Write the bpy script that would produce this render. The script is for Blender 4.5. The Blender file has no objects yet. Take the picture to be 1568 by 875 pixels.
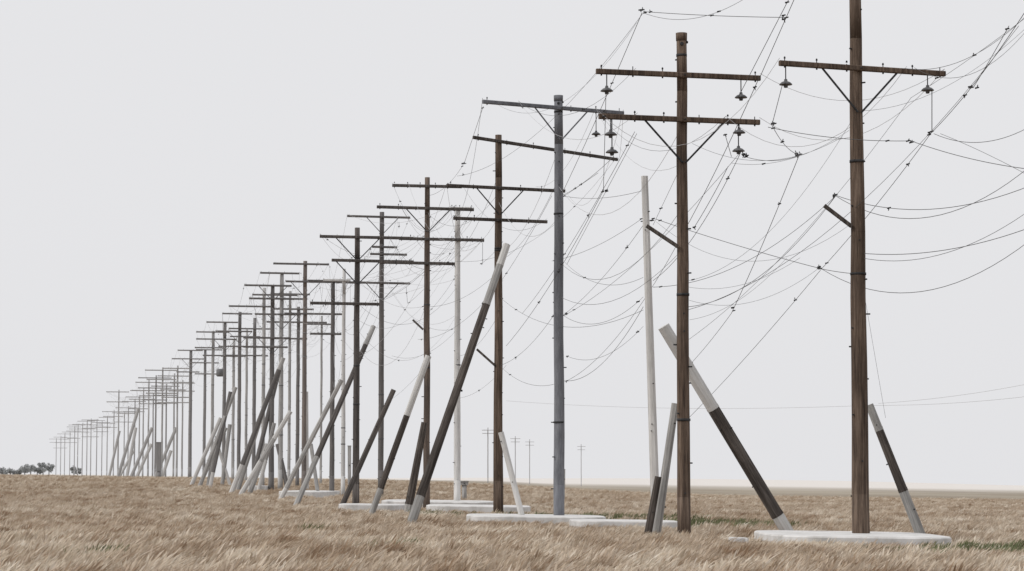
import bpy, math, random
from mathutils import Vector, Matrix, noise
random.seed(7)
S=bpy.context.scene
F=3702.2; PITCH=math.radians(4.61); EYE=1.2
ca,sa=math.cos(PITCH),math.sin(PITCH)
# ------------------------------------------------------------ survey helpers
def ray(px,py,d):
    u=(px-784)/F; v=(437.5-py)/F
    X=u; Y=ca-v*sa; Z=sa+v*ca
    k=d/Y
    return Vector((X*k,d,EYE+Z*k))
def sst(a,b,x):
    t=min(1,max(0,(x-a)/(b-a))); return t*t*(3-2*t)
def ref(x,y):       # level of wheat tops / slab tops
    z=-0.014*x+1.1*sst(90,270,y)*(1-sst(-15,25,x))
    z+=6.0*sst(1500,2600,y)*sst(-250,200,x)*(1-0.55*sst(300,650,x))
    return z
CROP=0.30
def gnd(x,y): return ref(x,y)-CROP
# ------------------------------------------------------------ mesh builder
class MB:
    def __init__(s): s.v=[];s.f=[];s.m=[];s.sm=[]
    def tube(s,p0,p1,r0,r1,n=10,mat=0,caps=True,smooth=True,rot=0):
        p0=Vector(p0);p1=Vector(p1);d=(p1-p0).normalized()
        a=Vector((0,0,1)) if abs(d.z)<0.9 else Vector((1,0,0))
        u=d.cross(a).normalized();w=d.cross(u)
        b=len(s.v)
        for p,r in((p0,r0),(p1,r1)):
            for i in range(n):
                t=2*math.pi*i/n+rot
                s.v.append(p+u*math.cos(t)*r+w*math.sin(t)*r)
        for i in range(n):
            j=(i+1)%n
            s.f.append((b+i,b+j,b+n+j,b+n+i));s.m.append(mat);s.sm.append(smooth)
        if caps:
            s.f.append(tuple(b+i for i in range(n))[::-1]);s.m.append(mat);s.sm.append(False)
            s.f.append(tuple(b+n+i for i in range(n)));s.m.append(mat);s.sm.append(False)
    def beam(s,p0,p1,w,h,mat=0,ch=0.15):
        p0=Vector(p0);p1=Vector(p1);d=(p1-p0).normalized()
        a=Vector((0,0,1)) if abs(d.z)<0.95 else Vector((0,1,0))
        u=d.cross(a).normalized();k=u.cross(d)
        c=ch*min(w,h)
        pr=[(-w/2+c,-h/2),(w/2-c,-h/2),(w/2,-h/2+c),(w/2,h/2-c),(w/2-c,h/2),(-w/2+c,h/2),(-w/2,h/2-c),(-w/2,-h/2+c)]
        b=len(s.v);n=8
        for p in(p0,p1):
            for x,y in pr: s.v.append(p+u*x+k*y)
        for i in range(n):
            j=(i+1)%n
            s.f.append((b+i,b+j,b+n+j,b+n+i));s.m.append(mat);s.sm.append(False)
        s.f.append(tuple(b+i for i in range(n))[::-1]);s.m.append(mat);s.sm.append(False)
        s.f.append(tuple(b+n+i for i in range(n)));s.m.append(mat);s.sm.append(False)
    def lathe(s,p,prof,n=12,mat=0):
        b=len(s.v)
        for r,z in prof:
            for i in range(n):
                t=2*math.pi*i/n
                s.v.append(Vector(p)+Vector((r*math.cos(t),r*math.sin(t),z)))
        for k in range(len(prof)-1):
            for i in range(n):
                j=(i+1)%n
                s.f.append((b+k*n+i,b+k*n+j,b+(k+1)*n+j,b+(k+1)*n+i));s.m.append(mat);s.sm.append(True)
    def obj(s,name,mats,origin=None,rot=None):
        me=bpy.data.meshes.new(name)
        vs=s.v
        M=None
        if origin is not None:
            M=Matrix.Translation(origin)
            if rot is not None: M=M@rot.to_matrix().to_4x4()
            if rot is None: vs=[v-Vector(origin) for v in vs]
        me.from_pydata([tuple(v) for v in vs],[],s.f)
        for m in mats: me.materials.append(m)
        me.polygons.foreach_set("material_index",s.m)
        me.polygons.foreach_set("use_smooth",s.sm)
        me.update()
        o=bpy.data.objects.new(name,me);S.collection.objects.link(o)
        if M is not None:o.matrix_world=M
        return o
# ------------------------------------------------------------ materials
def nmat(name,rough=0.85,metal=0.0,spec=0.2):
    m=bpy.data.materials.new(name);m.use_nodes=True
    nt=m.node_tree;b=nt.nodes['Principled BSDF']
    b.inputs['Roughness'].default_value=rough;b.inputs['Metallic'].default_value=metal
    b.inputs['Specular IOR Level'].default_value=spec
    return m,nt,b
def ramp(nt,stops):
    r=nt.nodes.new('ShaderNodeValToRGB');e=r.color_ramp.elements
    while len(e)<len(stops): e.new(0.5)
    for i,(p,c) in enumerate(stops): e[i].position=p;e[i].color=(*c,1)
    return r
def noise_node(nt,vec,scale,detail=4,mapsc=None,rough=0.6):
    if mapsc:
        mp=nt.nodes.new('ShaderNodeMapping');mp.inputs['Scale'].default_value=mapsc
        nt.links.new(vec,mp.inputs['Vector']);vec=mp.outputs['Vector']
    n=nt.nodes.new('ShaderNodeTexNoise');n.inputs['Scale'].default_value=scale
    n.inputs['Detail'].default_value=detail;n.inputs['Roughness'].default_value=rough
    nt.links.new(vec,n.inputs['Vector']);return n
def mixc(nt,fac,a,b,mode='MIX'):
    m=nt.nodes.new('ShaderNodeMix');m.data_type='RGBA';m.blend_type=mode
    for s,i in((fac,0),(a,6),(b,7)):
        if isinstance(s,(int,float)): m.inputs[i].default_value=s
        elif isinstance(s,tuple): m.inputs[i].default_value=(*s,1)
        else: nt.links.new(s,m.inputs[i])
    return m.outputs[2]
def haze_tint(nt,c,amount=.93,col=(0.47,0.47,0.485)):
    # distance haze painted into timber, hardware and wire colour, paler with world Y
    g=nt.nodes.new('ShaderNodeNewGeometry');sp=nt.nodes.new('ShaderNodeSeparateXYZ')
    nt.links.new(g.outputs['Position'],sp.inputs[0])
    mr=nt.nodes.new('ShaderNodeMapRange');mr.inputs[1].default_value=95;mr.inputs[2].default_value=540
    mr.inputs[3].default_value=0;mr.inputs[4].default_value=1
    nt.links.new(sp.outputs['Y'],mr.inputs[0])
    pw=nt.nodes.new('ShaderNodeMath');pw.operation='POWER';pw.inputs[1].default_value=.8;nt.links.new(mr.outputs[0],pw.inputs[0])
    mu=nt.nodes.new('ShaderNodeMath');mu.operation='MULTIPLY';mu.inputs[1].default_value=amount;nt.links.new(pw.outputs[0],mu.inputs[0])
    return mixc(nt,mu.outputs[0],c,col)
def wood(name,dark,mid,light,haze=0.93,rough=0.85,metal=0,streak=(9,9,0.5),blotch=(.66,1.22)):
    m,nt,b=nmat(name,rough,metal)
    tc=nt.nodes.new('ShaderNodeTexCoord')
    oi=nt.nodes.new('ShaderNodeObjectInfo')
    of=nt.nodes.new('ShaderNodeVectorMath');of.operation='ADD';nt.links.new(tc.outputs['Object'],of.inputs[0])
    sc=nt.nodes.new('ShaderNodeMath');sc.operation='MULTIPLY';sc.inputs[1].default_value=37;nt.links.new(oi.outputs['Random'],sc.inputs[0])
    nt.links.new(sc.outputs[0],of.inputs[1])
    n=noise_node(nt,of.outputs[0],1.6,7,streak,0.75)
    r=ramp(nt,[(0.34,dark),(0.5,mid),(0.68,light)]);nt.links.new(n.outputs['Fac'],r.inputs[0])
    n2=noise_node(nt,of.outputs[0],0.45,4,(1,1,.6))
    r2=ramp(nt,[(0.36,(blotch[0],)*3),(0.64,(blotch[1],)*3)]);nt.links.new(n2.outputs['Fac'],r2.inputs[0])
    c=mixc(nt,1.0,r.outputs[0],r2.outputs[0],'MULTIPLY')
    c=haze_tint(nt,c,haze)
    nt.links.new(c,b.inputs['Base Color'])
    bp=nt.nodes.new('ShaderNodeBump');bp.inputs['Strength'].default_value=0.6;bp.inputs['Distance'].default_value=0.02
    nt.links.new(n.outputs['Fac'],bp.inputs['Height']);nt.links.new(bp.outputs[0],b.inputs['Normal'])
    return m
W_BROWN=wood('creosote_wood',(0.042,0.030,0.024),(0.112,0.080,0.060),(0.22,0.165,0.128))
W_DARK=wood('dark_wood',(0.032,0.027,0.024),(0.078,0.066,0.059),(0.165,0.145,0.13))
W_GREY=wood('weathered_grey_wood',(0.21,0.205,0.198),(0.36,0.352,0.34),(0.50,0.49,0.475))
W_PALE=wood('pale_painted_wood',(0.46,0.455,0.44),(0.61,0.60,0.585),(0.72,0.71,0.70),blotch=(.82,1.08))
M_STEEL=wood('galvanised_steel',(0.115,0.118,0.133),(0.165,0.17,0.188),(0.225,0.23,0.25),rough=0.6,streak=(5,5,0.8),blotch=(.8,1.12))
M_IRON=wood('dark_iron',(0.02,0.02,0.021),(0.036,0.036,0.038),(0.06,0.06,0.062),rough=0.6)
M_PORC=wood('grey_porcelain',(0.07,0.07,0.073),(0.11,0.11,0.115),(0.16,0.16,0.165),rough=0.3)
M_WIRE,_nt,_b=nmat('wire_aluminium',0.6);_nt.links.new(haze_tint(_nt,(0.11,0.11,0.113),.95,(.5,.5,.51)),_b.inputs['Base Color'])
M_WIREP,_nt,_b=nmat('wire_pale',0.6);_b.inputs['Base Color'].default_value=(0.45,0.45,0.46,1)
MATS=[W_BROWN,W_DARK,W_GREY,W_PALE,M_STEEL,M_IRON,M_PORC]
BR,DK,GY,PL,ST,IR,PO=range(7)
# ------------------------------------------------------------ parts
def bell(mb,p,s=1.0,n=16):
    prof=[(0.0,0.10),(0.035,0.10),(0.045,0.05),(0.10,0.03),(0.15,-0.015),(0.155,-0.035),(0.09,-0.03),(0.05,-0.06),(0.045,-0.10),(0.0,-0.11)]
    mb.lathe(p,[(r*s,z*s) for r,z in prof],n,PO)
def clamp(mb,p,s=1.0):
    p=Vector(p)
    mb.tube(p-Vector((.06,0,.01))*s,p+Vector((.06,0,.02))*s,0.028*s,0.022*s,6,IR)
    if random.random()<.6:
        mb.tube(p,p+Vector((random.uniform(-.05,.05),0,random.choice([-1,1])*random.uniform(.06,.11)))*s,0.02*s,0.014*s,5,IR)
POLES=[]
def pole(px,top,D,wb,wt,mat,arms,lean=0,nsd=14,braces=True,pegs=True,stub=None,pxtop=None,arm_mat=None,hang=(),cap=False,topcol=None):
    base=ray(px,760,D)
    z0=gnd(base.x,D)-0.25
    T=ray(pxtop if pxtop else px,top,D)
    x0=base.x
    B=Vector((x0,D,z0));T=Vector((x0+lean,D,T.z))
    mpx=D/F
    r0=wb*mpx/2;r1=wt*mpx/2
    mb=MB()
    axis=lambda z:B.lerp(T,(z-B.z)/(T.z-B.z))
    rad=lambda z:r0+(r1-r0)*(z-B.z)/(T.z-B.z)
    K=9;pts=[];rr=[]
    for i in range(K+1):
        p=B.lerp(T,i/K);
        if 0<i<K: p=p+Vector((random.uniform(-1,1),random.uniform(-1,1),0))*0.014
        pts.append(p);rr.append((r0+(r1-r0)*i/K)*random.uniform(.975,1.02))
    for i in range(K):
        mb.tube(pts[i],pts[i+1],rr[i],rr[i+1],nsd,mat,caps=(i in(0,K-1)))
    if cap:
        mb.tube(T-Vector((0,0,.16)),T+Vector((0,0,.03)),r1*1.08,r1*1.12,nsd,mat);mb.tube(T-Vector((0,0,.55)),T-Vector((0,0,.49)),r1*1.06,r1*1.06,nsd,IR)
        mb.tube(T+Vector((r1*.9,-r1*.3,-.2)),T+Vector((r1*1.25,-r1*.3,-.2)),.04,.03,6,IR);mb.tube(T+Vector((0,-r1*1.0,-.25)),T+Vector((0,-r1*1.25,-.25)),.05,.04,8,IR)
    ends=[]
    am=mat if arm_mat is None else arm_mat
    for a in arms:
        xl,xr,y,th=a[:4];t=math.radians(th)
        z=ray(px,y,D).z
        c,s=math.cos(t),math.sin(t)
        ax=axis(z);R=rad(z)
        off=Vector((s,-c,0))*(R+0.05)
        def at(xp):
            q=ray(xp,y,D);u=q.x/D
            return (u*D-ax.x)/(c-u*s)
        tl,tr=at(xl),at(xr)
        d=Vector((c,s,0));C=Vector((ax.x,D,z))+off
        w=0.115 if D<100 else 0.12
        mb.beam(C+d*tl,C+d*tr,w,w*1.1,am)
        mb.tube(C-off*1.8,C+off*0.6,0.018,0.018,6,IR)
        ends.append((C+d*tl,C+d*tr,C+d*(tl*.55),C+d*(tr*.55)))
        for k in(0.03,0.22,0.40,0.62,0.8,0.97):
            if random.random()<0.75:
                q=C+d*(tl+(tr-tl)*k)
                mb.tube(q,q+Vector((0,0,random.uniform(.08,.17))),0.012,0.012,5,IR)
                if D<130: mb.tube(q-Vector((0,0,.10)),q-Vector((0,0,.05)),0.022,0.022,6,IR)
                if D<130 and random.random()<.5: mb.lathe(q+Vector((0,0,.12)),[(0,0.05),(.018,.04),(.026,.0),(0.0,-.01)],8,IR)
        if braces and (len(a)<5 or a[4]):
            L=1.0
            for sg,tt in((-1,tl),(1,tr)):
                if abs(tt)>1.0:
                    mb.beam(C+d*sg*L+Vector((0,0,-.05)),Vector((ax.x,D,z-L*1.05))+off*0.85+d*sg*R*0.3,0.03,0.045,IR if am!=ST else ST)
    for (hx,hy,ai) in hang:
        e=ends[ai];a0,a1=e[0],e[1]
        q=ray(hx,hy,(a0.y+a1.y)/2);
        k=(q.x-a0.x)/(a1.x-a0.x);k=min(.97,max(.03,k))
        P=a0.lerp(a1,k);zz=ray(hx,hy,P.y).z
        mb.tube(P,(P.x,P.y,zz),0.014,0.014,5,IR)
        bell(mb,(P.x,P.y,zz));
    if pegs:
        z=B.z+1.5
        while z<T.z-0.5:
            p=axis(z);r=rad(z)
            ang=random.choice([0,math.pi,-.6,-2.5,-1.5])
            d=Vector((math.cos(ang),math.sin(ang),0))
            mb.tube(p+d*(r*0.8),p+d*(r+random.choice([.03,.05,.09])),0.02,0.02,6,IR)
            z+=random.uniform(.3,1.2)
        for _ in range(2):
            z=random.uniform(B.z+3,T.z-.4);p=axis(z);r=rad(z)
            mb.tube(p-Vector((0,0,.03)),p+Vector((0,0,.03)),r+.012,r+.012,nsd,IR)
    if stub:
        q=ray(stub[0],stub[1],D-0.15);e=ray(stub[2],stub[3],D-0.15);mb.beam(q,e,0.08,0.09,DK)
    o=mb.obj('utility_pole',MATS,origin=(B.x,B.y,B.z))
    POLES.append(dict(px=px,D=D,ends=ends,top=T,mb=mb))
    return o
# ---- near poles
pole(1318,-38,57,28,18,BR,[(1188,1440,107,20)],stub=(1262,315,1304,347),hang=[(1198,128,0),(1427,137,0)])
pole(1047.5,53,58.5,21,16,BR,[(910,1160,117,14,False),(914,1159,185,14)],stub=(990,346,1038,378),
     hang=[(928,138,0),(1137,148,0),(934,205,1),(936,232,1),(1134,202,1),(1133,230,1)],cap=True)
pole(856,148,80,17,13,ST,[(735,950,167,28)],hang=[(914,205,0)],nsd=20,cap=True)
pole(763,207,96,16,10,BR,[(720,940,218,48,False),(682,862,289,22),(692,835,338,20,False)],stub=(730,535,758,560),arm_mat=DK)
pole(653,272,108,11,8,BR,[(600,706,286,10,False),(576,724,320,15),(610,740,367,12,False),(580,695,404,14,False)],stub=(632,490,648,505),arm_mat=DK)
pole(700,318,118,11,8,PL,[(690,722,320,12,False),(694,740,368,12,False)])
pole(545,349,110,11,8,DK,[(489,632,364,12),(507,632,400,14),(474,580,466,14,False)])
pole(583,325,150,9,7,DK,[(531,627,333,14),(569,607,379,14,False),(566,622,390,14,False),(533,627,434,14)])
pole(525,412,150,7,5,PL,[(495,536,430,12,False)])
pole(508,428,155,8,6,DK,[(470,536,431,12,False),(474,522,512,12,False)])
pole(465,400,165,8,6,BR,[(418,503,405,12,False),(437,553,432,14),(435,528,481,12,False)],arm_mat=DK)
pole(455,470,190,6,5,DK,[(408,500,494,12,False),(420,480,474,12,False)])
pole(429,418,175,8,6,GY,[(398,458,419,12,False),(412,470,458,12,False),(390,460,482,12)],arm_mat=DK)
pole(415,437,170,9,6,DK,[(374,446,438,12),(381,450,458,12,False),(372,444,518,12),(372,440,532,12,False)])
pole(402,441,185,6,5,GY,[(386,455,452,12,False),(350,418,470,12,False)],arm_mat=DK)
pole(388,487,215,6,5,DK,[(350,414,504,12,False),(344,410,545,12,False)])
pole(365,478,210,6,5,DK,[(340,386,481,12,False),(330,386,508,12),(348,400,531,12,False)])
pole(342,493,225,6,5,DK,[(316,364,494,12,False),(300,362,520,12),(310,372,545,12,False)])
pole(324,507,235,5,4.5,GY,[(300,350,509,12,False),(298,345,533,12,False)],arm_mat=DK)
pole(312,535,265,5,4,DK,[(300,340,536,12,False),(290,335,556,12,False),(298,345,573,12,False)])
pole(290,536,270,6,4.5,DK,[(272,310,537,12,False),(263,312,550,12),(270,305,570,12,False)])
pole(491,484,205,4,3.2,GY,[(470,512,497,12,False)],arm_mat=DK)
pole(356,520,240,5,4,GY,[(334,380,531,12,False),(338,376,546,12,False)],arm_mat=DK)
pole(376,505,225,4.5,3.5,GY,[(352,398,516,12,False)],arm_mat=DK)
pole(442,446,188,5,4,GY,[(414,474,451,12,False),(420,470,519,12,False)],arm_mat=DK)
FAR=[(270,560),(265,572),(247,563),(237,575),(226,582),(212,605),(205,612),(180,597),(195,622),(253,588),(218,595),(189,630),
 (163,637),(155,645),(147,642),(138,641),(132,643),(125,648),(118,649),(113,652),(106,660),(98,663),(92,668),(85,671),(173,628),(278,582),(233,603)]
for px,top in FAR:
    hz=727; D=13.6*F/(hz-top+ 6)
    D=min(D,900)
    s=D/F;
    hw=2.1/s
    ar=[];y=top+0.35/s
    for k in range(random.choice([2,2,3])):
        w=hw*random.uniform(.75,1.1);ar.append((px-w,px+w,y,12,False));y+=random.uniform(.9,2.0)/s
    pole(px,top,D,max(0.28/s,1.4),max(0.18/s,1.0),random.choice([DK,GY,GY]),ar,pegs=False,nsd=8,braces=False)
# second line of poles far off to the right
for px,top,D in((747,655,520),(789,668,640),(811,673,700),(890,680,760)):
    s=D/F;pole(px,top,D,0.26/s,0.22/s,GY,[(px-1.3/s,px+1.3/s,top+4,10,False),(px-1.2/s,px+1.2/s,top+9,10,False)],pegs=False,nsd=8,braces=False)
def lean_pole(name,x0,y0,x1,y1,D,w,segs,w2=None,dd=0.0,nsd=8):
    """post leaning from ground point (x0,y0) up to (x1,y1); segs=[(frac,mat)...] from the foot"""
    B=ray(x0,y0,D);T=ray(x1,y1,D+dd)
    d=(T-B);B=B-d.normalized()*max(0.25,(B.z-gnd(B.x,B.y)+0.2)/max(.3,d.normalized().z))
    L=(T-B).length;rot=(T-B).to_track_quat('Z','Y')
    s=D/F;r0=w*s/2;r1=(w2 or w)*s/2
    mb=MB();a=0
    for fr,mt in segs:
        ra=r0+(r1-r0)*a;rb=r0+(r1-r0)*fr
        mb.tube((0,0,a*L),(0,0,fr*L),ra,rb,nsd,mt,smooth=False,rot=0.3,caps=True)
        if a>0: mb.tube((0,0,a*L-.04),(0,0,a*L+.04),ra*1.04,ra*1.04,nsd,mt,smooth=False,rot=0.3)
        a=fr
    for k in range(int(L*0.9)):
        z=random.uniform(.6,L-.2);an=random.uniform(0,6.28)
        q=Vector((math.cos(an),math.sin(an),0))*r0*.85;q.z=z
        mb.tube(q,q*1.0+Vector((math.cos(an),math.sin(an),0))*(0.03+r0*.15),0.016,0.016,5,IR)
    return mb.obj(name,MATS,origin=B,rot=rot)
lean_pole('pale_wooden_pole',1004,790,987,270,66,15,[(1,PL)],w2=11,nsd=8)
lean_pole('leaning_prop_pole',1206,815,1016,500,60.5,20,[(.17,PL),(.64,DK),(1,PL)],w2=19,dd=-.6)
lean_pole('leaning_prop_pole',1408,815,1331,620,58.5,17,[(.44,GY),(.84,DK),(1,GY)],w2=13)
lean_pole('leaning_prop_pole',1006,812,1034,618,60,15,[(1,GY)],w2=12)
lean_pole('leaning_prop_pole',993,813,1008,730,59.5,13,[(1,DK)],w2=11)
lean_pole('leaning_prop_pole',631,797,776,375,70,15,[(.14,GY),(.79,DK),(.93,GY),(1,PL)],w2=12,dd=3)
lean_pole('leaning_prop_pole',798,786,767,662,79,10,[(1,PL)],w2=9)
lean_pole('leaning_prop_pole',569,787,656,545,82,10,[(.24,GY),(.66,DK),(1,PL)],w2=10)
lean_pole('leaning_prop_pole',625,781,650,647,93,14,[(.2,GY),(1,DK)],w2=10)
lean_pole('leaning_prop_pole',525,772,603,597,104,9,[(1,DK)],w2=8)
lean_pole('leaning_prop_pole',455,770,572,500,110,9,[(.3,GY),(.9,DK),(1,GY)],w2=8,dd=4)
lean_pole('leaning_prop_pole',433,758,523,582,130,8,[(.15,PL),(1,GY)],w2=7)
lean_pole('leaning_prop_pole',372,752,445,630,145,8,[(.45,PL),(.7,GY),(1,PL)],w2=7)
lean_pole('leaning_prop_pole',357,748,434,548,150,8,[(.25,PL),(.92,DK),(1,GY)],w2=7)
lean_pole('leaning_prop_pole',385,748,410,680,150,8,[(1,GY)])
for x0,y0,x1,y1,D,w,sg in((367,742,408,612,165,7,[(.2,GY),(1,GY)]),(307,742,361,593,180,6,[(.3,GY),(1,GY)]),(322,744,353,600,180,6,[(.2,PL),(1,DK)]),
  (385,740,429,560,170,7,[(1,DK)]),(294,741,338,640,185,6,[(1,PL)]),(306,743,346,655,185,6,[(.4,PL),(1,GY)]),(438,738,425,680,175,7,[(1,DK)]),
  (486,750,476,680,150,6,[(1,GY)]),(341,736,352,650,190,6,[(1,GY)]),(182,726,212,625,330,5,[(1,GY)]),(195,726,208,655,340,5,[(1,PL)]),(203,725,233,655,330,5,[(1,GY)]),
  (240,725,270,655,300,5,[(1,GY)]),(168,726,183,660,360,4,[(1,GY)]),(250,725,262,690,300,5,[(1,PL)]),(212,725,232,680,330,5,[(1,PL)]),(470,740,469,600,170,6,[(1,PL)]),(243,724,243,680,280,7,[(1,DK)]),(186,725,205,690,340,4,[(1,PL)]),
  (318,744,332,668,185,5,[(1,GY)]),(352,742,330,672,190,5,[(1,PL)]),(398,742,420,648,168,6,[(.5,PL),(1,GY)])):
    lean_pole('leaning_prop_pole',x0,y0,x1,y1,D,w,sg)
# equipment boxes
def box(name,px,y0,y1,wpx,D,mat):
    a=ray(px,y1,D);b=ray(px,y0,D);w=wpx*D/F;mb=MB()
    mb.beam(a,b,w,w*.8,mat,.08);mb.beam(b,b+Vector((0,0,.06)),w*1.15,w*.95,mat,.08)
    mb.tube(a+Vector((0,-w*.42,(b.z-a.z)*.5)),a+Vector((0,-w*.5,(b.z-a.z)*.5)),.04,.04,8,IR)
    if y1>715: mb.tube((a.x,a.y,gnd(a.x,D)-.1),a,w*.3,w*.3,8,mat)
    return mb.obj(name,MATS,origin=a)
box('equipment_cabinet',535,684,742,5,148,GY)
box('equipment_cabinet',864,720,748,3,150,GY)
box('equipment_cabinet',711,738,743,12,140,GY)
box('equipment_cabinet',243,678,722,7,275,DK)
mbx=MB();c=ray(337,571,228)
mbx.lathe(c,[(0,.36),(.27,.36),(.36,.28),(.36,-.28),(.27,-.36),(0,-.36)],14,IR)
mbx.tube(c+Vector((-.2,0,.3)),c+Vector((-.2,0,.5)),.05,.03,6,GY);mbx.tube(c+Vector((.2,0,.3)),c+Vector((.2,0,.5)),.05,.03,6,GY);mbx.tube(c,c+Vector((.5,-.3,0)),.06,.06,6,IR)
mbx.obj('pole_transformer',MATS)
# ------------------------------------------------------------ concrete slabs
m,nt,b=nmat('white_concrete',0.9)
tc=nt.nodes.new('ShaderNodeNewGeometry')
n=noise_node(nt,tc.outputs['Position'],1.3,7,None,.7);r=ramp(nt,[(0.3,(.44,.43,.41)),(0.5,(.64,.63,.62)),(0.7,(.78,.775,.77))]);nt.links.new(n.outputs[0],r.inputs[0])
nt.links.new(r.outputs[0],b.inputs['Base Color']);M_CONC=m
PADS=[]
def pad(xl,xr,D0,D1,h=0.1,name='concrete_pad'):
    Dm=(D0+D1)/2;x0=(xl-784)/F*Dm;x1=(xr-784)/F*Dm
    PADS.append((x0,x1,D0,D1))
    W=x1-x0;H=D1-D0;pts=[]
    N=40
    for i in range(N):
        t=2*math.pi*i/N;c,s=math.cos(t),math.sin(t);e=0.35
        X=math.copysign(abs(c)**e,c)*W/2;Y=math.copysign(abs(s)**(e*1.6),s)*H/2
        X+=random.uniform(-.02,.02);Y+=random.uniform(-.04,.04)
        pts.append((X,Y))
    cx,cy=(x0+x1)/2,Dm;zt=ref(cx,cy)+h
    mb=MB();B=len(mb.v)
    prof=[(1,-.6),(1,-.03),(.992,0)]
    for sc,z in prof:
        for X,Y in pts: mb.v.append(Vector((cx+X*sc,cy+Y*sc,zt+z-0.014*X)))
    for k in range(2):
        for i in range(N):
            j=(i+1)%N;mb.f.append((B+k*N+i,B+k*N+j,B+(k+1)*N+j,B+(k+1)*N+i));mb.m.append(0);mb.sm.append(False)
    mb.f.append(tuple(B+2*N+i for i in range(N)));mb.m.append(0);mb.sm.append(False)
    mb.obj(name,[M_CONC],origin=(cx,cy,zt))
pad(1162,1434,53,59.5,.08)
pad(715,925,76,82,.08)
pad(872,1036,70,73.8,.07)
pad(1115,1142,52.3,53.3,.03)
pad(655,812,99,106,.12)
pad(588,756,110,121,.14)
pad(522,622,99,104,.12)
pad(440,514,142,158,.1)
pad(384,416,168,176,.1)
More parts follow.
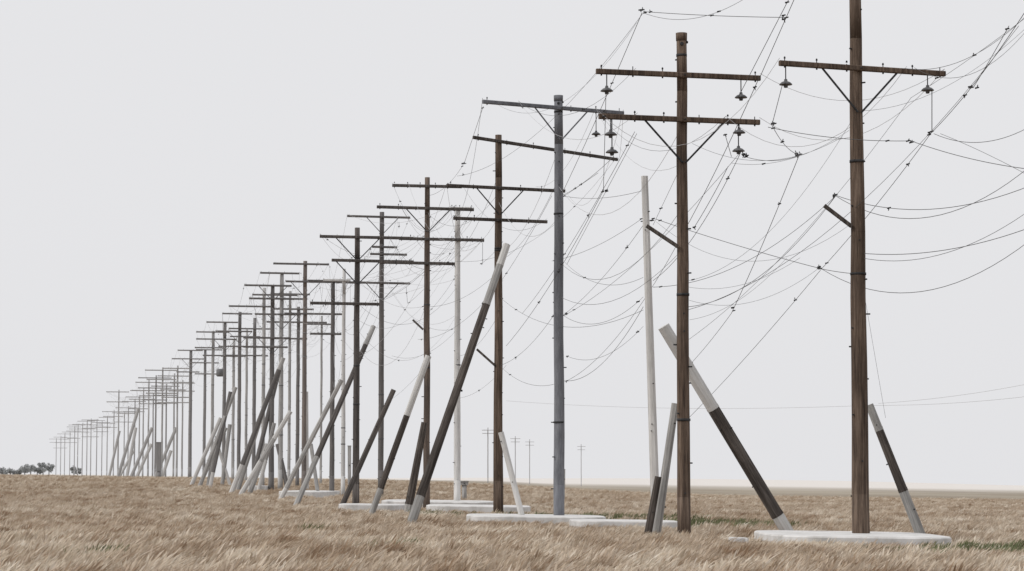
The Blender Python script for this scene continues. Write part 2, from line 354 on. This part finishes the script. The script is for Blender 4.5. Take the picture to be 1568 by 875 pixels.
# ------------------------------------------------------------ wires
WB=MB()
def wire(A,B,sag=0.0,r=0.011,mat=0,n=20,clamps=0,ext=0):
    r*=.68
    A=Vector(A);B=Vector(B);prev=None
    for i in range(n+1):
        t=i/n;p=A.lerp(B,t);p.z-=4*sag*t*(1-t)
        if prev is not None: WB.tube(prev,p,r,r,4,mat,caps=False)
        prev=p
    for k in range(clamps):
        t=random.choice([random.uniform(.02,.06),random.uniform(.94,.98),random.uniform(.1,.9)])
        if random.random()<.35: continue
        p=A.lerp(B,t);p.z-=4*sag*t*(1-t)
        m0=len(WB.m);clamp(WB,p,.75)
        for q in range(m0,len(WB.m)): WB.m[q]=2
def w(x0,y0,D0,x1,y1,D1,sag=0,r=0.011,mat=0,c=1): wire(ray(x0,y0,D0),ray(x1,y1,D1),sag,r,mat,clamps=c)
L=[ # x0,y0,D0,x1,y1,D1,sag,r,c
(985,18,62,1205,27,55,.03,.011,2),(985,20,62,1150,-8,55,.35,.008,1),(983,20,62,858,302,90,.1,.013,3),(985,20,62,700,270,96,.9,.009,2),
(975,35,63,755,156,84,1.2,.006,0),(1218,-5,52,1163,120,56,0,.012,1),(1163,118,56,1050,350,70,.1,.013,2),(1210,-5,52,1130,150,57,0,.012,1),
(1050,350,70,865,585,90,.7,.011,2),(1198,130,57.4,1182,192,57,0,.012,1),(1182,192,57,1224,237,60,.15,.012,3),(1224,237,60,1120,480,72,.1,.013,3),(1120,480,72,1057,558,80,.05,.012,1),
(1600,-30,50,1425,205,57,.2,.014,3),(1545,40,52,1490,135,55,.02,.012,1),(1425,205,57,1258,412,66,.1,.013,3),(1258,412,66,1055,640,80,.1,.013,1),
(1600,-5,50,1385,105,57,.5,.009,1),(1600,10,50,1400,104,57,.75,.008,1),(1176,195,57,1395,216,55,.1,.011,2),(1395,216,55,1600,262,50,.1,.011,2),
(1430,205,56,1600,180,50,.35,.010,1),(1440,205,56,1600,283,50,-.05,.008,0),(1276,298,60,1600,235,50,.95,.011,2),(1276,298,60,1600,275,50,.5,.011,1),
(1318,388,57,1600,340,50,.25,.011,1),(1258,412,62,1600,350,50,.95,.011,1),(1318,395,57,1600,305,50,.5,.009,0),(1005,336,66,1258,412,60,.05,.011,3),
(1258,412,60,1318,420,57,.02,.011,0),(1005,340,66,1320,330,58,1.1,.006,0),(1000,440,66,1280,300,60,.55,.010,3),(1055,470,66,1280,300,60,.6,.011,2),
(1053,475,66,1560,40,50,1.0,.010,3),(865,402,82,985,425,66,.45,.008,1),(862,483,82,985,455,66,.5,.009,2),(765,455,96,985,475,66,.8,.009,2),
(866,480,82,985,345,66,.2,.010,2),(867,545,82,985,500,66,.45,.008,2),(860,583,82,985,470,66,.6,.011,1),(765,560,96,860,585,82,.4,.009,1),
(868,405,82,975,205,62,.0,.010,2),(860,300,82,985,292,66,.15,.009,1),(928,140,59,924,292,66,.0,.011,1),(924,292,66,775,530,90,.3,.012,3),
(1110,205,58,1120,240,60,.0,.011,1),(1140,240,58.5,1225,238,60,.12,.009,1),(1135,232,58,1000,430,66,.4,.012,3),(1135,232,58,870,480,85,.4,.010,2),
(940,240,60,860,300,85,.1,.011,2),(972,202,62,800,480,100,.3,.011,3),(1427,139,57.4,1427,203,57,0,.016,1),(916,265,70,865,300,85,0,.010,2),
(1325,460,57,1356,640,57,0,.005,0),(1115,255,62,1062,350,62,.05,.011,1),(990,330,66,845,400,82,.2,.009,2),
(770,430,96,640,520,120,.6,.010,2),(770,410,96,655,470,108,.4,.009,2),(850,480,80,765,560,96,.3,.010,2),(845,300,80,768,430,96,.1,.010,2),
(705,545,118,770,470,96,.4,.009,1),(600,545,130,700,505,118,.6,.009,1),(625,465,120,700,380,118,.2,.009,2),(735,405,110,770,370,96,.1,.011,2),(739,372,118,739,405,118,0,.014,1),
(611,340,110,611,350,110,0,.012,1),(622,440,120,624,465,120,0,.012,1),(711,250,100,740,163,84,0,.012,1),(711,250,100,655,300,108,.3,.010,1),
(700,610,118,775,560,96,.3,.008,1),(655,480,108,700,420,118,.1,.010,1),(545,520,112,583,440,148,.1,.009,1),(585,620,120,652,560,108,.2,.008,1),(1000,345,66,1045,250,60,0,.008,1),
(1055,440,64,1225,395,60,.3,.006,0),(1055,460,64,1255,410,60,.45,.006,0),(1056,490,64,1205,395,60,.3,.006,0),
(1600,15,50,1320,170,57,.5,.006,0),(1580,20,51,1395,150,58,.05,.008,1),(1395,150,58,1055,520,72,.5,.009,2),(1310,175,57,1055,430,66,.8,.007,1),(1300,200,57,1120,250,60,.3,.006,1),(1290,210,57,1060,220,60,.5,.006,0)]
for x0,y0,D0,x1,y1,D1,sag,r,c in L: w(x0,y0,D0,x1,y1,D1,sag,r,0,c)
# junction hardware where several wires meet
for x,y,D in((985,18,62),(1205,27,55),(1182,192,57),(1224,237,60),(1427,205,57),(1395,216,55),(1258,412,61),(1276,299,60),(1122,474,72),(924,292,66),(1002,338,66),(1140,238,58.5),(1490,135,55),(711,250,100),(866,482,82)):
    p=ray(x,y,D);m0=len(WB.m)
    for k in range(3):
        q=p+Vector((random.uniform(-.09,.09),random.uniform(-.05,.05),random.uniform(-.05,.05)));clamp(WB,q,.75)
    for q in range(m0,len(WB.m)): WB.m[q]=2
# pale thin distant lines
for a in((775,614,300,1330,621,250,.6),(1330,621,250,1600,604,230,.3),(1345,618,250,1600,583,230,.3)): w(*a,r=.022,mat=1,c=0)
# conductors along the run
main=sorted([p for p in POLES if p['px']<=1320 and p['ends'] and not(p['px'] in(747,789,811,890))],key=lambda p:p['D'])
for i in range(len(main)-1):
    for st in (1,2):
        if i+st>=len(main): continue
        a,b=main[i],main[i+st]
        if a['D']<100 and st==2: continue
        for k in range(4):
            ea=random.choice(a['ends']);eb=random.choice(b['ends'])
            q=random.randint(0,3)
            sg=random.uniform(.5,1.8) if a['D']<130 else random.uniform(.6,2.0)
            wire(ea[q]+Vector((0,0,.12)),eb[q]+Vector((0,0,.12)),sg,0.008 if a['D']<100 else .010,random.choice([0,1,1]),14,clamps=(1 if a['D']<220 else 0))
for i in range(1,14):
    a=main[i];b=main[i+1]
    for k in range(3):
        A=a['top'].copy();B=b['top'].copy();A.z-=random.uniform(1.5,7);B.z-=random.uniform(1.5,7)
        wire(A,B,random.uniform(.5,2.0),.009,random.choice([0,1,1]),14,clamps=1)
WB.obj('power_line_wires',[M_WIRE,M_WIREP,M_IRON])
# ------------------------------------------------------------ ground
def axisvals(lo,hi,n,c):
    return [-1+2*i/n for i in range(n+1)]
xs=[math.copysign((math.exp(abs(t)*6.2)-1)/(math.exp(6.2)-1)*5000,t) for t in axisvals(0,0,120,0)]
ys=[-300,-200,-120,-60,-30,-10]+[i*4.0 for i in range(0,80)]+[320*(9000/320)**(i/70) for i in range(71)]
v=[];f=[]
for y in ys:
    for x in xs: v.append((x,y,gnd(x,y)+(0.04*noise.noise(Vector((x*.35,y*.35,0))) if y<300 else 0)))
nx=len(xs)
for j in range(len(ys)-1):
    for i in range(nx-1): f.append((j*nx+i,j*nx+i+1,(j+1)*nx+i+1,(j+1)*nx+i))
me=bpy.data.meshes.new('ground');me.from_pydata(v,[],f);me.polygons.foreach_set('use_smooth',[True]*len(f))
go=bpy.data.objects.new('ground',me);S.collection.objects.link(go)
m,nt,b=nmat('dry_field_soil',1.0,0,0.05)
g=nt.nodes.new('ShaderNodeNewGeometry')
n=noise_node(nt,g.outputs['Position'],1.2,8,None,.7);r=ramp(nt,[(.3,(.08,.055,.037)),(.5,(.17,.125,.085)),(.7,(.28,.22,.155))]);nt.links.new(n.outputs[0],r.inputs[0])
n2=noise_node(nt,g.outputs['Position'],.02,5,(1,.25,1));r2=ramp(nt,[(.35,(.27,.23,.18)),(.65,(.40,.355,.29))]);nt.links.new(n2.outputs[0],r2.inputs[0])
sp=nt.nodes.new('ShaderNodeSeparateXYZ');nt.links.new(g.outputs['Position'],sp.inputs[0])
def mr(a,bb):
    q=nt.nodes.new('ShaderNodeMapRange');q.inputs[1].default_value=a;q.inputs[2].default_value=bb;nt.links.new(sp.outputs['Y'],q.inputs[0]);return q.outputs[0]
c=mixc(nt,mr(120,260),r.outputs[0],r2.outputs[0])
c=mixc(nt,mr(500,1700),c,(.70,.665,.63))  # far ground paler: another field, plus distance haze mixed into the colour
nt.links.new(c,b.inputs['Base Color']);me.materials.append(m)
# ------------------------------------------------------------ wheat
def wheat_mat(name,cols,patch):
    m,nt,b=nmat(name,.8,0,.15)
    oi=nt.nodes.new('ShaderNodeObjectInfo');g=nt.nodes.new('ShaderNodeNewGeometry')
    at=nt.nodes.new('ShaderNodeAttribute');at.attribute_name='tone'
    ad=nt.nodes.new('ShaderNodeMath');ad.operation='MULTIPLY_ADD';ad.inputs[1].default_value=.45
    nt.links.new(oi.outputs['Random'],ad.inputs[0])
    mu=nt.nodes.new('ShaderNodeMath');mu.operation='MULTIPLY';mu.inputs[1].default_value=.55;nt.links.new(at.outputs['Fac'],mu.inputs[0]);nt.links.new(mu.outputs[0],ad.inputs[2])
    r=ramp(nt,cols);nt.links.new(ad.outputs[0],r.inputs[0])
    n=noise_node(nt,g.outputs['Position'],.9,5,(1,.4,.2),.65);r2=ramp(nt,[(.38,patch[0]),(.56,patch[1])]);nt.links.new(n.outputs[0],r2.inputs[0])
    c=mixc(nt,1.0,r.outputs[0],r2.outputs[0],'MULTIPLY')
    n3=noise_node(nt,g.outputs['Position'],.16,3,(1,.5,.2),.6);r3=ramp(nt,[(.40,(.80,.74,.69)),(.60,(1.02,1.02,1.02))]);nt.links.new(n3.outputs[0],r3.inputs[0])
    c=mixc(nt,1.0,c,r3.outputs[0],'MULTIPLY');nt.links.new(c,b.inputs['Base Color'])
    tr=nt.nodes.new('ShaderNodeBsdfTranslucent');nt.links.new(c,tr.inputs['Color'])
    ms=nt.nodes.new('ShaderNodeMixShader');ms.inputs[0].default_value=.35
    nt.links.new(b.outputs[0],ms.inputs[1]);nt.links.new(tr.outputs[0],ms.inputs[2]);nt.links.new(ms.outputs[0],nt.nodes['Material Output'].inputs[0])
    return m
M_WHEAT=wheat_mat('dry_wheat',[(0.1,(.34,.26,.185)),(.4,(.61,.52,.41)),(.65,(.75,.67,.56)),(.95,(.89,.84,.75))],((.56,.47,.40),(1,1,1)))
M_GREEN=wheat_mat('green_weeds',[(0.1,(.09,.105,.05)),(.5,(.17,.195,.10)),(.95,(.36,.36,.22))],((.7,.7,.7),(1,1,1)))
def tuft(name,mat,nb,H,spread,lean,wd):
    v=[];f=[];tone=[]
    for k in range(nb):
        x=random.gauss(0,spread);y=random.gauss(0,spread);h=H*random.uniform(.55,1.15)
        an=random.uniform(0,math.pi);wx,wy=math.cos(an)*wd,math.sin(an)*wd
        lx=lean*random.uniform(.4,1.6)*h;ly=random.uniform(-.25,.25)*h
        tn=random.random();b=len(v)
        ks=[(0,.7),(.45,.6),(.72,.5),(.74,1.7),(.93,1.6),(1.08,.2)]
        for t,ww in ks:
            cx=x+lx*t*t;cy=y+ly*t*t;cz=h*(t-.12*t*t*abs(lean)*2)
            v+= [(cx-wx*ww,cy-wy*ww,cz),(cx+wx*ww,cy+wy*ww,cz)];tone+=[min(1,tn*.6+(.4 if t>.73 else .15*t))]*2
        for q in range(len(ks)-1): f.append((b+2*q,b+2*q+1,b+2*q+3,b+2*q+2))
    me=bpy.data.meshes.new(name);me.from_pydata(v,[],f);me.materials.append(mat)
    a=me.attributes.new('tone','FLOAT','POINT');a.data.foreach_set('value',tone)
    return bpy.data.objects.new(name,me)
def scatter(name,coll,pts,scl):
    me=bpy.data.meshes.new(name);me.from_pydata(pts,[],[])
    a=me.attributes.new('scl','FLOAT','POINT');a.data.foreach_set('value',scl)
    o=bpy.data.objects.new(name,me);S.collection.objects.link(o)
    ng=bpy.data.node_groups.new(name+'_gn','GeometryNodeTree')
    ng.interface.new_socket('Geometry',in_out='INPUT',socket_type='NodeSocketGeometry');ng.interface.new_socket('Geometry',in_out='OUTPUT',socket_type='NodeSocketGeometry')
    N=ng.nodes;Lk=ng.links
    gi=N.new('NodeGroupInput');gou=N.new('NodeGroupOutput');ip=N.new('GeometryNodeInstanceOnPoints')
    ci=N.new('GeometryNodeCollectionInfo');ci.inputs['Collection'].default_value=coll;ci.inputs['Separate Children'].default_value=True;ci.inputs['Reset Children'].default_value=True
    ip.inputs['Pick Instance'].default_value=True
    rv=N.new('FunctionNodeRandomValue');rv.data_type='FLOAT_VECTOR';rv.inputs[0].default_value=(-.2,-.2,-1.0);rv.inputs[1].default_value=(.2,.25,1.0)
    na=N.new('GeometryNodeInputNamedAttribute');na.data_type='FLOAT';na.inputs['Name'].default_value='scl'
    Lk.new(gi.outputs[0],ip.inputs['Points']);Lk.new(ci.outputs[0],ip.inputs['Instance']);Lk.new(rv.outputs[0],ip.inputs['Rotation']);Lk.new(na.outputs['Attribute'],ip.inputs['Scale'])
    Lk.new(ip.outputs[0],gou.inputs[0])
    md=o.modifiers.new('scatter','NODES');md.node_group=ng
    return o
CW=bpy.data.collections.new('wheat_tufts')
for k,(sp_,ln_) in enumerate([(.05,.35),(.07,.6),(.1,.8),(.05,.9),(.07,.25),(.08,.7),(.06,.5),(.10,.45)]): CW.objects.link(tuft('wheat_tuft_%d'%k,M_WHEAT,26,.34,sp_,ln_,.0068))
CG=bpy.data.collections.new('weed_tufts')
for k in range(4): CG.objects.link(tuft('weed_tuft_%d'%k,M_GREEN,24,.36,.10,.3,.008))
def inpad(x,y,mg=.15):
    return any(a-mg<x<b+mg and c-mg<y<d+mg for a,b,c,d in PADS)
def nearpad(x,y):   # trampled, shorter crop around the slabs
    return any(a-.6<x<b+.6 and c-9<y<d+1 for a,b,c,d in PADS)
GREEN=[(165,835,38,.4,1.5),(600,832,44,.4,1.5),(1390,838,46.5,.8,2.2),(1520,832,50,1.2,2.5),(880,785,86,2.2,2.5),(985,786,86,2.2,3),(700,785,88,1.5,1.5),(1100,800,75,2.8,4),(470,805,58,.3,1)]
GC=[((gx-784)/F*D,D,rx,ry) for gx,_,D,rx,ry in GREEN]
pts=[];scl=[];gp=[];gs=[]
def addp(D):
    x=random.uniform(-.30,.30)*D
    if inpad(x,D): return
    npd=nearpad(x,D)
    for gx,gy,rx,ry in GC:
        q=((x-gx)/rx)**2+((D-gy)/ry)**2
        if q<2.4 and random.random()<.42*(1.7-q)+.10*noise.noise(Vector((x*3,D*2,1))):
            gp.append((x,D,gnd(x,D)-.02));gs.append(random.uniform(.7,1.15)*(.85 if npd else 1));return
    nz=noise.noise(Vector((x*.5,D*.2,3)))
    n2=noise.noise(Vector((x*2.1,D*.9,9)))
    if D<110 and n2+.6*nz<-.24 and random.random()<.8: return
    s=(1+.16*nz+.32*n2)*random.uniform(.72,1.15)
    if D<48: s*=1.12
    if npd: s=min(s,1.15)*.82
    if D>90: s=min(s,1.1)
    pts.append((x,D,gnd(x,D)-.02));scl.append(s)
for _ in range(30000): addp(math.sqrt(random.uniform(9**2,52**2)))
for _ in range(80000): addp(50*math.exp(random.random()*math.log(270/50)))
scatter('wheat_field',CW,pts,scl)
scatter('green_weeds',CG,gp,gs)
# ------------------------------------------------------------ distant trees
m,nt,b=nmat('distant_foliage',.9);oi=nt.nodes.new('ShaderNodeNewGeometry')
n=noise_node(nt,oi.outputs['Position'],.5,3);r=ramp(nt,[(.3,(.27,.28,.28)),(.7,(.42,.43,.43))]);nt.links.new(n.outputs[0],r.inputs[0]);nt.links.new(r.outputs[0],b.inputs['Base Color'])
mb=MB()
def tree(px,hpx,wpx,D):
    s=D/F;H=hpx*s*1.25;W=wpx*s;b=ray(px,723,D);z=min(gnd(b.x,D),ray(px,723,D).z)
    base=Vector((b.x,D,z-.3));mb.tube(base,base+Vector((0,0,H*.6)),.25,.1,7,1)
    cl=[(base+Vector((random.gauss(0,W*.28),random.gauss(0,W*.25),H*random.uniform(.4,.9))),random.uniform(.18,.34)*W) for _ in range(9)]
    for c0,R in cl[:4]: mb.tube(base+Vector((0,0,H*.35)),c0,.09,.03,5,1)
    for _ in range(600):
        c0,R=random.choice(cl);d=Vector((random.gauss(0,1),random.gauss(0,1),random.gauss(0,1))).normalized()*R*random.random()**.4
        p=c0+d;
        if p.z<z: p.z=z+random.random()
        a=Vector((random.gauss(0,1),random.gauss(0,1),random.gauss(0,1))).normalized()*.22;e=a.orthogonal().normalized()*.2
        q=len(mb.v);mb.v+= [p-a,p+e,p+a,p-e];mb.f.append((q,q+1,q+2,q+3));mb.m.append(0);mb.sm.append(False)
for px,h,wd in((5,8,14),(16,7,14),(27,8,14),(38,10,14),(47,14,13),(57,12,12),(66,16,14),(75,15,12),(113,12,10),(119,10,9),(-12,9,16),(-30,10,18),(-50,9,18)): tree(px,h,wd,850+random.uniform(-20,40))
mb.obj('distant_trees',[m,W_GREY])
# ------------------------------------------------------------ world, sun, camera
wd=bpy.data.worlds.new('World');S.world=wd;wd.use_nodes=True;nt=wd.node_tree;bg=nt.nodes['Background']
sky=nt.nodes.new('ShaderNodeTexSky');sky.sky_type='NISHITA';sky.sun_disc=False
EL=math.radians(42);AZ=math.radians(-110)   # sun to the left, a little behind the camera
sky.sun_elevation=EL;sky.sun_rotation=AZ;sky.dust_density=5;sky.air_density=1.5
hs=nt.nodes.new('ShaderNodeHueSaturation');hs.inputs['Saturation'].default_value=.15;nt.links.new(sky.outputs[0],hs.inputs['Color'])
c=mixc(nt,.93,hs.outputs[0],(8.2,8.2,8.4));nt.links.new(c,bg.inputs['Color']);bg.inputs['Strength'].default_value=.1
sl=bpy.data.lights.new('sun','SUN');sl.energy=1.5;sl.angle=math.radians(12);sl.color=(1,.96,.9)
so=bpy.data.objects.new('sun',sl);S.collection.objects.link(so)
dirv=Vector((math.sin(AZ)*math.cos(EL),math.cos(AZ)*math.cos(EL),math.sin(EL)))
so.rotation_euler=dirv.to_track_quat('Z','Y').to_euler();so.location=(-30,-10,40)
cd=bpy.data.cameras.new('camera');cd.lens=85;cd.sensor_width=36;cd.clip_end=20000;cd.clip_start=.1
co=bpy.data.objects.new('camera',cd);co.location=(0,0,EYE);co.rotation_euler=(math.pi/2+PITCH,0,0);S.collection.objects.link(co);S.camera=co
S.view_settings.view_transform='Standard';S.view_settings.look='None';S.view_settings.exposure=0
